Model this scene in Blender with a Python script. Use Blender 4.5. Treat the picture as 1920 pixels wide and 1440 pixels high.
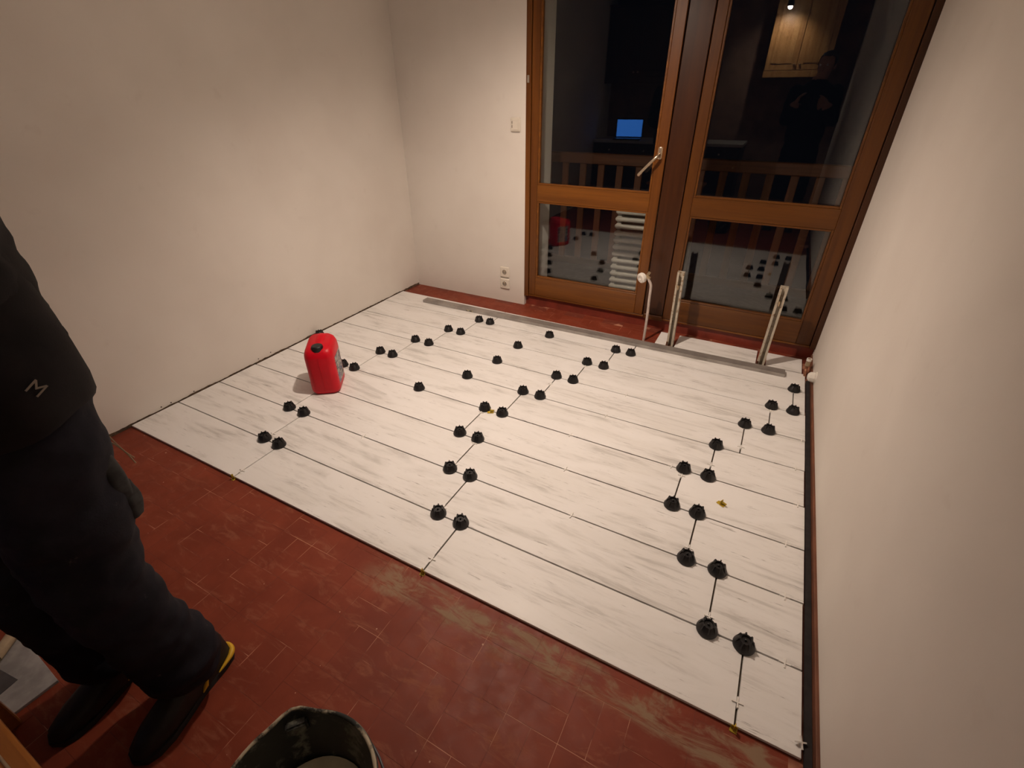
import bpy, bmesh, math, random
from mathutils import Vector, Matrix, noise
random.seed(7)
R = math.radians
scene = bpy.context.scene
for o in list(bpy.data.objects):
    bpy.data.objects.remove(o, do_unlink=True)
COL = scene.collection
V = Vector

# ------------------------------------------------------------------ camera
# z = 0 is the top of the new white tiles, x runs along the tile rows, y towards the french window
CAM = V((2.2644, -0.7826, 1.4089))
PITCH, YAW, ROLL, FPX = -0.5530, 0.4918, 0.0055, 885.48
def cam_axes():
    Rz = Matrix.Rotation(YAW, 3, 'Z'); Rx = Matrix.Rotation(PITCH, 3, 'X'); Ry = Matrix.Rotation(ROLL, 3, 'Y')
    M = Rz @ Rx @ Ry
    return M.col[0].copy(), M.col[1].copy(), M.col[2].copy()
AX, AF, AU = cam_axes()
cd = bpy.data.cameras.new('camera'); cam = bpy.data.objects.new('camera', cd); COL.objects.link(cam)
cd.sensor_fit = 'HORIZONTAL'; cd.sensor_width = 36.0; cd.lens = FPX / 1920 * 36; cd.clip_start = 0.01
cam.matrix_world = Matrix(((AX.x, AU.x, -AF.x, CAM.x), (AX.y, AU.y, -AF.y, CAM.y), (AX.z, AU.z, -AF.z, CAM.z), (0, 0, 0, 1)))
scene.camera = cam
def project(p):
    d = V(p) - CAM; w = d.dot(AF)
    if w < 0.05: return None
    return 960 + FPX * d.dot(AX) / w, 720 - FPX * d.dot(AU) / w

# ------------------------------------------------------------------ world, exposure, light placement
w = bpy.data.worlds.new('night'); scene.world = w; w.use_nodes = True
w.node_tree.nodes['Background'].inputs[0].default_value = (0.10, 0.12, 0.20, 1)
w.node_tree.nodes['Background'].inputs[1].default_value = 0.012
vs = scene.view_settings
vs.view_transform = 'Standard'; vs.look = 'None'; vs.gamma = 1.0; vs.use_curve_mapping = False
vs.exposure = 0.0
LAMP_POS = (1.26, 0.92, 2.15); LAMP_W = 138.0; FILL_UP_W = 72.0; LAMP_COL = (1.0, 0.80, 0.655); LAMP_CONE = 140.0; LAMP_TILT = (0.0, 0.26)
SPOT_POS = (1.868, -1.80, 2.215); SPOT_W = 30.0; SPOT_COL = (1.0, 0.86, 0.70)

# ------------------------------------------------------------------ material helpers
class NT:
    def __init__(s, name):
        s.m = bpy.data.materials.new(name); s.m.use_nodes = True; s.t = s.m.node_tree
        s.b = s.t.nodes['Principled BSDF']; s.out = s.t.nodes['Material Output']
    def n(s, typ, **kw):
        nd = s.t.nodes.new('ShaderNode' + typ)
        for k, v in kw.items():
            if k == 'i':
                for kk, vv in v.items():
                    if isinstance(vv, bpy.types.NodeSocket): s.t.links.new(vv, nd.inputs[kk])
                    else: nd.inputs[kk].default_value = vv
            else: setattr(nd, k, v)
        return nd
    def link(s, a, b): s.t.links.new(a, b)
    def pos(s, scale=(1, 1, 1), loc=(0, 0, 0), rnd=0.0, src='world'):
        if src == 'world': v = s.n('NewGeometry').outputs['Position']
        else: v = s.n('TexCoord').outputs['Object']
        if rnd:
            r = s.n('ObjectInfo').outputs['Random']
            mu = s.n('Math', operation='MULTIPLY', i={0: r, 1: rnd}).outputs[0]
            co = s.n('CombineXYZ', i={0: mu, 1: mu, 2: mu}).outputs[0]
            v = s.n('VectorMath', operation='ADD', i={0: v, 1: co}).outputs[0]
        return s.n('Mapping', i={'Vector': v, 'Scale': scale, 'Location': loc}).outputs[0]
    def noise(s, vec, scale, detail=4, rough=.55, dist=0):
        return s.n('TexNoise', i={'Vector': vec, 'Scale': scale, 'Detail': detail, 'Roughness': rough, 'Distortion': dist}).outputs['Fac']
    def ramp(s, fac, stops):
        r = s.n('ValToRGB', i={'Fac': fac}); cr = r.color_ramp
        while len(cr.elements) < len(stops): cr.elements.new(0.5)
        for e, (p, c) in zip(cr.elements, stops):
            e.position = p; e.color = (c, c, c, 1) if isinstance(c, (int, float)) else (*c, 1)
        return r.outputs['Color']
    def mix(s, fac, a, b, blend='MIX'):
        x = s.n('Mix', data_type='RGBA', blend_type=blend)
        for idx, val in ((0, fac), (6, a), (7, b)):
            if isinstance(val, bpy.types.NodeSocket): s.t.links.new(val, x.inputs[idx])
            else: x.inputs[idx].default_value = val if isinstance(val, (int, float)) else (*val, 1)
        return x.outputs[2]
    def math(s, op, a, b=0.0, clamp=False):
        return s.n('Math', operation=op, use_clamp=clamp, i={0: a, 1: b}).outputs[0]
    def mr(s, v, a, b, c=0.0, d=1.0, smooth=True):
        return s.n('MapRange', interpolation_type='SMOOTHSTEP' if smooth else 'LINEAR',
                   i={'Value': v, 'From Min': a, 'From Max': b, 'To Min': c, 'To Max': d}).outputs[0]
    def set(s, color=None, rough=None, metal=None, spec=None, bump=None, bstr=.3, bdist=.002):
        for key, val in (('Base Color', color), ('Roughness', rough), ('Metallic', metal), ('Specular IOR Level', spec)):
            if val is None: continue
            if isinstance(val, bpy.types.NodeSocket): s.t.links.new(val, s.b.inputs[key])
            else: s.b.inputs[key].default_value = (*val, 1) if isinstance(val, tuple) else val
        if bump is not None:
            bp = s.n('Bump', i={'Strength': bstr, 'Distance': bdist, 'Height': bump})
            s.link(bp.outputs[0], s.b.inputs['Normal'])
        return s.m
def plain(name, c, rough=.5, metal=0.0, var=.12, sc=30, src='world'):
    t = NT(name); n = t.noise(t.pos(src=src), sc, 4)
    return t.set(t.mix(t.mr(n, .3, .7), tuple(x * (1 - var) for x in c), tuple(min(1, x * (1 + var)) for x in c)), rough, metal, bump=n, bstr=.08)

M = {}
# --- plaster
t = NT('plaster'); p = t.pos()
big = t.noise(p, 1.6, 3); fine = t.noise(p, 60, 4); mid = t.noise(p, 9, 5)
c = t.mix(t.mr(big, .3, .7), (.70, .655, .60), (.76, .72, .665))
c = t.mix(t.math('MULTIPLY', t.mr(mid, .62, .8), .25), c, (.55, .49, .43))
h = t.math('ADD', t.math('MULTIPLY', fine, .25), t.math('MULTIPLY', mid, 1.0))
M['plaster'] = t.set(c, .9, spec=.2, bump=h, bstr=.25, bdist=.004)
M['ceiling'] = plain('ceiling_paint', (.72, .69, .65), .95, var=.03)
# --- white-washed plank tile
t = NT('plank_tile'); p = t.pos((1, 1, 1), rnd=37.0)
def sc(v, s): return t.n('Mapping', i={'Vector': v, 'Scale': s}).outputs[0]
a = t.noise(sc(p, (2.6, 24, 1)), 1.0, 9, .72, .5)
b = t.noise(sc(p, (1.3, 5.0, 1)), 1.5, 4, .62, .8)
f1 = t.noise(sc(p, (9, 120, 1)), 1.0, 6, .75, .3)
f2 = t.noise(sc(p, (3.5, 14, 1)), 1.7, 3)
streak = t.math('MULTIPLY', t.mr(a, .46, .66), t.mr(b, .40, .60))
fleck = t.math('MULTIPLY', t.mr(f1, .57, .66), t.mr(f2, .50, .60))
c = t.mix(t.mr(b, .3, .75), (.86, .853, .84), (.80, .788, .762))
c = t.mix(t.math('MULTIPLY', streak, .58), c, (.40, .385, .36))
c = t.mix(t.math('MULTIPLY', fleck, .62), c, (.17, .15, .135))
M['plank'] = t.set(c, t.mr(a, .3, .7, .38, .52), spec=.4, bump=a, bstr=.12, bdist=.001)
M['gap_shade_brown'] = plain('gap_shade_brown', (.10, .065, .04), .95, var=.5, sc=60)  # dark brown painted for the shade in the gap at the left wall
M['hole'] = plain('dark_hole', (.05, .035, .025), .8)
M['kitchen_wall'] = plain('dark_kitchen_wall', (.21, .125, .09), .8, var=.2, sc=8)
M['shaded_tile'] = plain('painted_shade_tile', (.33, .32, .32), .7, var=.25, sc=14)  # grey puts the worker's shadow into the colour of the offcut
M['mortar'] = plain('mortar', (.085, .066, .047), .95, var=.3, sc=80)
# --- terracotta
def terracotta(name, joint=False):
    t = NT(name); p = t.pos()
    rnd = t.n('ObjectInfo').outputs['Random'] if not joint else None
    b1 = t.noise(p, 5, 4, .6); b2 = t.noise(p, 24, 6, .65)
    base = t.mix(t.mr(b1, .3, .7), (.185, .034, .015), (.250, .050, .023))
    if not joint:
        base = t.mix(t.math('MULTIPLY', rnd, .35), base, (.18, .032, .016))
    else:
        base = t.mix(t.mr(t.noise(p, 6, 3), .52, .62), (.17, .038, .022), (.50, .24, .15))
    # dull scuffs left by feet and rinsed adhesive
    sw = t.noise(t.n('Mapping', i={'Vector': p, 'Rotation': (0, 0, .6), 'Scale': (3, 9, 1)}).outputs[0], 2.2, 8, .68, 1.2)
    base = t.mix(t.math('MULTIPLY', t.mr(sw, .52, .70), .42), base, (.37, .155, .09))
    # smear of tile adhesive along the edge of the new floor
    xy = t.n('SeparateXYZ', i={0: p})
    yn = t.math('ADD', xy.outputs[1], t.math('MULTIPLY', t.math('SUBTRACT', t.noise(p, 9, 5, .6, .5), .5), .16))
    band = t.math('MULTIPLY', t.mr(yn, -.135, -.085), t.mr(yn, -.012, -.04))
    bx = t.mr(xy.outputs[0], 1.25, 1.45)
    patch = t.mr(t.noise(t.n('Mapping', i={'Vector': p, 'Scale': (4, 14, 1), 'Location': (3.1, .4, 0)}).outputs[0], 1.5, 7, .7, .8), .40, .60)
    sm = t.math('MULTIPLY', t.math('MULTIPLY', band, bx), patch, True)
    base = t.mix(t.math('MULTIPLY', sm, .80), base, (.30, .215, .135))
    # crumbs and drops of pale adhesive
    vo = t.n('TexVoronoi', i={'Vector': p, 'Scale': 26.0, 'Randomness': 1.0})
    vd = t.n('SeparateColor', i={0: vo.outputs['Color']})
    dots = t.math('MULTIPLY', t.math('LESS_THAN', vo.outputs['Distance'], t.math('MULTIPLY', vd.outputs[1], .085)), t.math('GREATER_THAN', vd.outputs[0], .55))
    base = t.mix(t.math('MULTIPLY', dots, .75), base, (.62, .40, .28))
    ro = t.math('ADD', t.mr(b2, .3, .7, .46, .60), t.math('MULTIPLY', t.math('MAXIMUM', sm, t.mr(sw, .54, .74)), .22))
    return t.set(base, ro, spec=.25, bump=b2, bstr=.10, bdist=.002)
M['terracotta'] = terracotta('terracotta'); M['grout'] = terracotta('grout', True)
M['step'] = plain('red_step', (.20, .035, .02), .45, var=.2, sc=12)
# --- varnished wood, grain along z or along x
def wood(name, axis, dark, light, rough=.33, src='world'):
    t = NT(name); s = {'x': (1.2, 26, 26), 'y': (26, 1.2, 26), 'z': (26, 26, 1.2)}[axis]
    p = t.pos(s, rnd=11.0, src=src)
    g = t.noise(p, 1.0, 7, .62, .6); g2 = t.noise(t.pos(tuple(k * 3 for k in s), rnd=5.0, src=src), 1.0, 4, .6)
    c = t.mix(t.mr(g, .3, .7), dark, light)
    c = t.mix(t.math('MULTIPLY', t.mr(g2, .55, .75), .3), c, tuple(k * .5 for k in dark))
    return t.set(c, rough, spec=.45, bump=g2, bstr=.06, bdist=.001)
M['wood_v'] = wood('varnished_wood_upright', 'z', (.105, .032, .004), (.165, .055, .007))
M['wood_h'] = wood('varnished_wood_level', 'x', (.130, .042, .005), (.20, .070, .009))
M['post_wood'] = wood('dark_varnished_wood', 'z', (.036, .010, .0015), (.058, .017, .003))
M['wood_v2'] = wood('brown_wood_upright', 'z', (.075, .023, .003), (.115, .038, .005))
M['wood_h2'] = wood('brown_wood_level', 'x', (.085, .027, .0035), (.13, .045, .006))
M['rail_wood'] = wood('balcony_wood', 'x', (.075, .026, .012), (.115, .042, .020), .6)
M['baluster_wood'] = wood('baluster_wood', 'z', (.075, .026, .012), (.115, .042, .020), .6)
M['pine_v'] = wood('pine_upright', 'z', (.42, .20, .07), (.60, .33, .13), .4)
M['pine_h'] = wood('pine_level', 'x', (.42, .20, .07), (.60, .33, .13), .4)
M['bench'] = wood('honey_wood', 'x', (.33, .12, .028), (.48, .19, .05), .35)
M['dark_wood'] = wood('dark_wood', 'z', (.04, .016, .009), (.075, .032, .017), .45)
# --- glass pane: clear body, partial mirror on both faces (double glazing)
t = NT('window_glass'); t.t.nodes.remove(t.b)
lw = t.n('LayerWeight', i={'Blend': .5})
fr = t.math('ADD', t.math('MULTIPLY', t.math('POWER', lw.outputs['Facing'], 5.0), .9), .052, True)
tr = t.n('BsdfTransparent', i={0: (.93, .95, .94, 1)}); gl = t.n('BsdfGlossy', i={'Color': (1, 1, 1, 1), 'Roughness': .0})
mx = t.n('MixShader', i={0: fr, 1: tr.outputs[0], 2: gl.outputs[0]}); t.link(mx.outputs[0], t.out.inputs[0]); M['glass'] = t.m
# --- misc
M['alu'] = None
t = NT('brushed_aluminium'); p = t.pos((3, 90, 90)); g = t.noise(p, 1.0, 5, .6); d = t.noise(t.pos(), 7, 5, .6)
M['alu'] = t.set(t.mix(t.mr(d, .35, .7), (.42, .395, .37), (.30, .275, .255)), t.mr(d, .3, .7, .36, .55), .55, bump=g, bstr=.05)
t = NT('painted_steel'); d = t.noise(t.pos(), 40, 6, .65)
M['post'] = t.set(t.mix(t.mr(d, .52, .68), (.50, .45, .36), (.26, .16, .085)), .5, .15, bump=d, bstr=.1)
M['rust'] = plain('rust', (.10, .035, .015), .9, var=.4, sc=60)
M['pipe'] = plain('painted_pipe', (.55, .47, .42), .45, var=.1)
M['copper'] = plain('copper', (.36, .17, .10), .4, .7, var=.25)
M['brass'] = plain('nickel_brass', (.55, .43, .28), .3, .8)
M['white_plastic'] = plain('white_plastic', (.78, .75, .69), .4, var=.03)
M['old_white'] = plain('ivory_plastic', (.72, .67, .58), .4, var=.03)
M['hole'] = plain('dark_socket_hole', (.05, .035, .025), .8)
M['grey_mark'] = plain('grey_mark', (.30, .26, .21), .6)
M['handle'] = plain('champagne_metal', (.62, .50, .36), .28, .85, var=.04)
M['cap'] = plain('black_plastic', (.009, .008, .0085), .45, var=.25)
M['spacer'] = plain('spacer_white', (.86, .84, .80), .5, var=.02)
M['yellow'] = plain('yellow_plastic', (.46, .32, .02), .5, var=.2)
t = NT('red_plastic'); n = t.noise(t.pos(), 12, 3)
M['red'] = t.set(t.mix(t.mr(n, .3, .7), (.56, .0025, .012), (.64, .004, .017)), .40, spec=.3)
t.b.inputs['Subsurface Weight'].default_value = .15; t.b.inputs['Subsurface Radius'].default_value = (.02, .003, .003)
t = NT('can_label'); p = t.pos(src='obj')
n1 = t.noise(t.n('Mapping', i={'Vector': p, 'Scale': (30, 30, 90)}).outputs[0], 1.0, 2); n2 = t.noise(p, 22, 2)
c = t.mix(t.math('GREATER_THAN', n1, .52), (.42, .38, .34), (.09, .09, .11))
M['label'] = t.set(t.mix(t.math('GREATER_THAN', n2, .56), c, (.13, .15, .24)), .4)
t = NT('mason_bucket'); n = t.noise(t.pos(), 16, 7, .7); n2 = t.noise(t.pos(), 60, 4)
c = t.mix(t.mr(n, .52, .66), (.012, .014, .012), (.16, .165, .13))
M['bucket'] = t.set(c, .45, bump=n2, bstr=.25)
t = NT('crusted_rim'); n = t.noise(t.pos(), 14, 6, .7)
M['crust'] = t.set(t.mix(t.mr(n, .42, .55), (.02, .022, .02), (.46, .41, .30)), .8, bump=n, bstr=.5)
M['slurry'] = plain('pale_slurry', (.52, .50, .37), .35, var=.08)
t = NT('jacket_cloth'); n = t.noise(t.pos(), 9, 5); n2 = t.noise(t.pos(), 300, 2)
M['jacket'] = t.set(t.mix(t.mr(n, .3, .7), (.007, .006, .007), (.014, .012, .013)), .85, spec=.25, bump=n2, bstr=.2)
t = NT('work_trousers'); n = t.noise(t.pos(), 8, 6, .65); n2 = t.noise(t.pos(), 260, 2); n3 = t.noise(t.pos(), 30, 5, .7)
c = t.mix(t.mr(n, .35, .7), (.008, .008, .013), (.017, .017, .026))
c = t.mix(t.math('MULTIPLY', t.mr(n3, .66, .76), .5), c, (.12, .11, .11))
M['trousers'] = t.set(c, .85, spec=.25, bump=n2, bstr=.25)
M['dusty'] = plain('dusty_black_cloth', (.035, .036, .037), .9, var=.5, sc=25)
M['skin'] = plain('skin', (.42, .22, .15), .5, var=.06)
M['hair'] = plain('dark_hair', (.025, .016, .012), .6, var=.3)
M['shoe'] = plain('black_shoe', (.011, .011, .010), .5, var=.3)
M['sole'] = plain('rubber_sole', (.009, .009, .009), .7)
M['shoe_yellow'] = plain('shoe_yellow', (.70, .42, .02), .5, var=.05)
M['lace'] = plain('grey_lace', (.10, .10, .095), .7)
M['beige'] = plain('beige_cloth', (.42, .33, .22), .9)
M['skirting'] = plain('brown_skirting', (.17, .062, .030), .6, var=.2, sc=9)
M['foam'] = plain('dark_edge_strip', (.022, .018, .018), .9, var=.3)
M['radiator'] = plain('radiator_enamel', (.50, .47, .42), .4, var=.05)
M['concrete'] = plain('balcony_concrete', (.12, .11, .10), .9, var=.2)
M['worktop'] = plain('pale_worktop', (.50, .48, .46), .4, var=.06)
M['steel'] = plain('dark_steel', (.12, .12, .13), .35, .6)
M['laptop'] = plain('laptop_shell', (.02, .02, .022), .4)
M['cloth'] = plain('pale_rag', (.55, .52, .44), .9, var=.1)
M['soot'] = plain('plinth_black', (.015, .012, .011), .8)
def emis(name, c, s):
    t = NT(name); t.t.nodes.remove(t.b); n = t.noise(t.pos(), 2, 1)
    e = t.n('Emission', i={'Color': (*c, 1), 'Strength': t.mr(n, 0, 1, s * .95, s * 1.05)}); t.link(e.outputs[0], t.out.inputs[0]); return t.m
M['screen'] = emis('laptop_screen_light', (.06, .28, 1.0), 2.6)
M['lamp_glow'] = emis('lamp_diffuser', (1.0, .80, .58), 9.0)
M['spot_glow'] = emis('spot_bulb', (1.0, .90, .78), 120.0)

# ------------------------------------------------------------------ mesh helpers
def new(): return bmesh.new()
def bx(bm, x0, x1, y0, y1, z0, z1, ch=0.0):
    r = bmesh.ops.create_cube(bm, size=1.0, matrix=Matrix.Translation(((x0 + x1) / 2, (y0 + y1) / 2, (z0 + z1) / 2)) @ Matrix.Diagonal((x1 - x0, y1 - y0, z1 - z0, 1)))
    if ch:
        es = list({e for v in r['verts'] for e in v.link_edges})
        bmesh.ops.bevel(bm, geom=es, offset=ch, segments=1, affect='EDGES')
    return bm
def box(x0, x1, y0, y1, z0, z1, ch=0.0): return bx(new(), x0, x1, y0, y1, z0, z1, ch)
def lathe(bm, prof, seg=32, mat=None, close=True):
    mat = mat or Matrix(); rings = []
    for r, z in prof:
        if r < 1e-6: rings.append([bm.verts.new(mat @ V((0, 0, z)))])
        else: rings.append([bm.verts.new(mat @ V((r * math.cos(2 * math.pi * i / seg), r * math.sin(2 * math.pi * i / seg), z))) for i in range(seg)])
    for a, b in zip(rings, rings[1:]):
        for i in range(seg):
            j = (i + 1) % seg
            if len(a) == 1 and len(b) == 1: continue
            if len(a) == 1: bm.faces.new((a[0], b[j], b[i]))
            elif len(b) == 1: bm.faces.new((a[i], a[j], b[0]))
            else: bm.faces.new((a[i], a[j], b[j], b[i]))
    if close:
        for rg in (rings[0], rings[-1]):
            if len(rg) > 1:
                try: bm.faces.new(rg)
                except ValueError: pass
    return bm
def frame_from(t, ref=V((0, 0, 1))):
    t = t.normalized()
    if abs(t.dot(ref)) > .97: ref = V((1, 0, 0)) if abs(t.x) < .9 else V((0, 1, 0))
    a = ref.cross(t).normalized(); return a, t.cross(a).normalized()
def tube(bm, pts, rad, seg=12, caps=True, ref=V((0, 0, 1)), round_ends=False):
    """closed tube along pts; rad = number, list of numbers or list of (ra, rb)"""
    pts = [V(q) for q in pts]; n = len(pts)
    rad = [rad] * n if isinstance(rad, (int, float)) else list(rad)
    rad = [(r, r) if isinstance(r, (int, float)) else r for r in rad]
    if round_ends:
        t0 = (pts[0] - pts[1]).normalized(); t1 = (pts[-1] - pts[-2]).normalized()
        pre, pr, post, por = [], [], [], []
        for k in (90, 60, 30):
            s, c = math.sin(R(k)), math.cos(R(k)); ra, rb = rad[0]; pre.append(pts[0] + t0 * min(ra, rb) * s); pr.append((max(ra * c, 1e-4), max(rb * c, 1e-4)))
        for k in (30, 60, 90):
            s, c = math.sin(R(k)), math.cos(R(k)); ra, rb = rad[-1]; post.append(pts[-1] + t1 * min(ra, rb) * s); por.append((max(ra * c, 1e-4), max(rb * c, 1e-4)))
        pts = pre + pts + post; rad = pr + rad + por; n = len(pts)
    rings = []; a_prev = None
    for i, q in enumerate(pts):
        t = (pts[min(i + 1, n - 1)] - pts[max(i - 1, 0)])
        if a_prev is None: a, b = frame_from(t, ref)
        else:
            tt = t.normalized(); a = (a_prev - tt * a_prev.dot(tt)).normalized(); b = tt.cross(a)
        a_prev = a; ra, rb = rad[i]
        rings.append([bm.verts.new(q + a * ra * math.cos(2 * math.pi * k / seg) + b * rb * math.sin(2 * math.pi * k / seg)) for k in range(seg)])
    for p0, p1 in zip(rings, rings[1:]):
        for k in range(seg):
            j = (k + 1) % seg; bm.faces.new((p0[k], p0[j], p1[j], p1[k]))
    if caps: bm.faces.new(list(reversed(rings[0]))); bm.faces.new(rings[-1])
    return bm
def smooth_path(pts, n=6):
    pts = [V(p) for p in pts]; out = []
    for i in range(len(pts) - 1):
        p0, p1, p2, p3 = pts[max(i - 1, 0)], pts[i], pts[i + 1], pts[min(i + 2, len(pts) - 1)]
        for k in range(n):
            s = k / n
            out.append(.5 * ((2 * p1) + (p2 - p0) * s + (2 * p0 - 5 * p1 + 4 * p2 - p3) * s * s + (3 * p1 - p0 - 3 * p2 + p3) * s ** 3))
    out.append(pts[-1]); return out
def ball(bm, c, r, sub=3, rot=None):
    r = (r, r, r) if isinstance(r, (int, float)) else r
    m = Matrix.Translation(c) @ (rot.to_4x4() if rot else Matrix()) @ Matrix.Diagonal((*r, 1))
    bmesh.ops.create_icosphere(bm, subdivisions=sub, radius=1.0, matrix=m); return bm
def mesh(name, bm, smooth=None):
    bmesh.ops.recalc_face_normals(bm, faces=bm.faces[:])
    me = bpy.data.meshes.new(name); bm.to_mesh(me); bm.free()
    if smooth: me.shade_smooth() if smooth is True else set_smooth(me, smooth)
    return me
def set_smooth(me, ang):
    me.shade_smooth()
    b = bmesh.new(); b.from_mesh(me)
    for e in b.edges:
        if len(e.link_faces) == 2: e.smooth = e.calc_face_angle(0) < R(ang)
    b.to_mesh(me); b.free()
def obj(name, bm, mat, parent=None, smooth=None, loc=None):
    """links ONE mesh object; loc = world location of its origin (mesh is given in world space if loc is None)"""
    me = bm if isinstance(bm, bpy.types.Mesh) else mesh(name, bm, smooth)
    if mat is not None and not me.materials:
        for k in (mat if isinstance(mat, (list, tuple)) else [mat]): me.materials.append(M[k] if isinstance(k, str) else k)
    o = bpy.data.objects.new(name, me); COL.objects.link(o)
    if loc is not None: o.location = loc
    if parent:
        o.parent = parent
        if loc is None: o.matrix_parent_inverse = world_of(parent).inverted()
    return o
def world_of(o):
    m = Matrix.LocRotScale(o.location, o.rotation_euler, o.scale)
    return (world_of(o.parent) @ o.matrix_parent_inverse @ m) if o.parent else m
def tag(o, label=None, cat=None, group=None, kind=None):
    for k, v in (('label', label), ('category', cat), ('group', group), ('kind', kind)):
        if v: o[k] = v
    return o
def thing(name, label, cat, loc=(0, 0, 0), rz=0.0, group=None):
    o = bpy.data.objects.new(name, None); COL.objects.link(o); o.location = loc; o.rotation_euler = (0, 0, rz)
    o.empty_display_size = .05
    return tag(o, label, cat, group)
def struct(name, bm, mat, label=None, cat=None, smooth=None):
    return tag(obj(name, bm, mat, None, smooth), label, cat, kind='structure')
def local(name, bm, mat, parent, smooth=None):
    """part whose mesh is given in the thing's own coordinates"""
    me = bm if isinstance(bm, bpy.types.Mesh) else mesh(name, bm, smooth)
    if mat is not None and not me.materials:
        for k in (mat if isinstance(mat, (list, tuple)) else [mat]): me.materials.append(M[k])
    o = bpy.data.objects.new(name, me); COL.objects.link(o); o.parent = parent; return o
def copy_tree(o, parent=None):
    c = o.copy(); COL.objects.link(c); c.parent = parent
    for ch in list(o.children): copy_tree(ch, c)
    return c

# ------------------------------------------------------------------ room shell
XL, XR, YB, YF, ZC, ZR = -0.325, 2.688, 2.3406, -2.45, 2.50, -0.012
TW = 0.236                                   # row pitch of the new tiles
floor = struct('floor', box(XL - .02, XR + .02, YF - .02, 2.40, -.06, ZR - .0004), 'grout',
               'old red terracotta floor, basket-weave, half covered by new white plank tiles', 'floor')
struct('wall_left', box(XL - .12, XL, YF - .12, YB + .34, -.06, ZC), 'plaster', 'bare cream plaster wall beside the red jerrycan', 'wall')
struct('wall_right', box(XR, XR + .12, YF - .12, YB + .34, -.06, ZC), 'plaster', 'bare cream plaster wall with low red-brown skirting at its foot', 'wall')
wb = new(); bx(wb, XL - .12, .703, YB, YB + .34, -.06, ZC); bx(wb, .703, XR + .12, YB, YB + .34, 2.12, ZC); bx(wb, .703, .742, 2.416, YB + .34, -.06, 2.12)
struct('wall_back', wb, 'plaster', 'cream plaster wall with switch and sockets around the french window', 'wall')
struct('wall_front', box(XL - .12, XR + .12, YF - .12, YF, -.06, ZC), 'kitchen_wall', 'dark brown wall behind the kitchen units', 'wall')
struct('ceiling', box(XL - .12, XR + .12, YF - .12, YB + .34, ZC, ZC + .1), 'ceiling', 'plain off-white ceiling above the tiled room', 'ceiling')
struct('door_step', box(.703, XR, 2.372, 2.68, -.06, .066, .003), 'step', 'raised dark red step under the french window', 'step')
struct('trim_1', box(2.6605, 2.6785, -.35, 2.05, -.02, -.004), 'foam', 'dark strip in the gap between white tiles and skirting', 'edge strip')
bb = new()
struct('baseboard_right', box(2.6795, XR + .005, -2.4, 2.36, -.02, .022, .002), 'skirting', 'low red-brown skirting along the right wall', 'skirting')

wl = bpy.data.objects['wall_left']
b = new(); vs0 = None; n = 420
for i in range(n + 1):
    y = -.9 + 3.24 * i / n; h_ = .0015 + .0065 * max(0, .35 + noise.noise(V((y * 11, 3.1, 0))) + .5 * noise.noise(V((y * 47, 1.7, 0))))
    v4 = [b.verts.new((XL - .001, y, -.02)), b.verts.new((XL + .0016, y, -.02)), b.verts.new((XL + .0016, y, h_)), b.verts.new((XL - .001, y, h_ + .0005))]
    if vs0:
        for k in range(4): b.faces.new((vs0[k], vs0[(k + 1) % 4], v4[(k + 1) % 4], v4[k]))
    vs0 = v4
obj('gap_shade_strip', b, 'gap_shade_brown', wl)  # ragged dark strip painted in for the shaded gap line at the wall foot
for y, z in ((.83, .022), (.74, .018), (.205, .012), (.155, .014), (.33, .012)):
    q = new(); ball(q, (XL, y, z), (.0015, .004, .0035), 2); obj('nail_hole', q, 'hole', wl)
# mortar bed and mortar crumbs along the left wall
obj('mortar_bed', box(XL + .008, 2.656, .0005, 2.10, ZR - .004, ZR + .0035), 'mortar', floor)

# ------------------------------------------------------------------ basket-weave terracotta tiles
B = 0.1497; X0, Y0 = 1.356, -0.100           # a block corner that shows in the photograph
GP = .0011; THK = .009
def tile_mesh(name, lx, ly, th, ch, mat):
    bm = box(0, lx, 0, ly, -th, 0); es = [e for e in bm.edges if all(abs(v.co.z) < 1e-6 for v in e.verts)]
    bmesh.ops.bevel(bm, geom=es, offset=ch, segments=1, affect='EDGES')
    me = mesh(name, bm); me.materials.append(M[mat]); return me
me_v = tile_mesh('terracotta_tile_upright', B / 2 - GP, B - GP, THK, .0004, 'terracotta')
me_h = tile_mesh('terracotta_tile_level', B - GP, B / 2 - GP, THK, .0004, 'terracotta')
cand = []
for i in range(-13, 11):
    for j in range(-16, 19):
        bx0, by0 = X0 + i * B, Y0 + j * B
        if bx0 + B < XL or bx0 > 2.68 or by0 > 2.37 or by0 < YF: continue
        if by0 > .02 and by0 + B < 2.04 : continue          # hidden under the new tiles
        vert = (i + j) % 2 == 0
        for k in range(2):
            x, y = (bx0 + k * B / 2, by0) if vert else (bx0, by0 + k * B / 2)
            lx, ly = (B / 2, B) if vert else (B, B / 2)
            if x < XL or x + lx > 2.682 or y + ly > 2.39 or y < YF: continue
            if y > .02 and y + ly < 2.04: continue
            if y > 2.0 and x > 1.80: pass
            pts = [project((x + a * lx, y + b * ly, ZR)) for a in (0, 1) for b in (0, 1)]
            area = 0
            if all(pts):
                cx = sum(q[0] for q in pts) / 4; cy = sum(q[1] for q in pts) / 4
                if -60 < cx < 1980 and -60 < cy < 1500:
                    p00, p01, p10, p11 = pts
                    area = abs((p11[0] - p00[0]) * (p10[1] - p01[1]) - (p10[0] - p01[0]) * (p11[1] - p00[1])) / 2
            cand.append((area, x, y, vert))
cand.sort(reverse=True)
for a, x, y, vert in cand[:300]:
    o = obj('terracotta_tile', me_v if vert else me_h, None, floor)
    o.matrix_parent_inverse = Matrix(); o.location = (x + GP / 2, y + GP / 2, ZR + random.uniform(-.0004, .0003))
bm = new()
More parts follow.
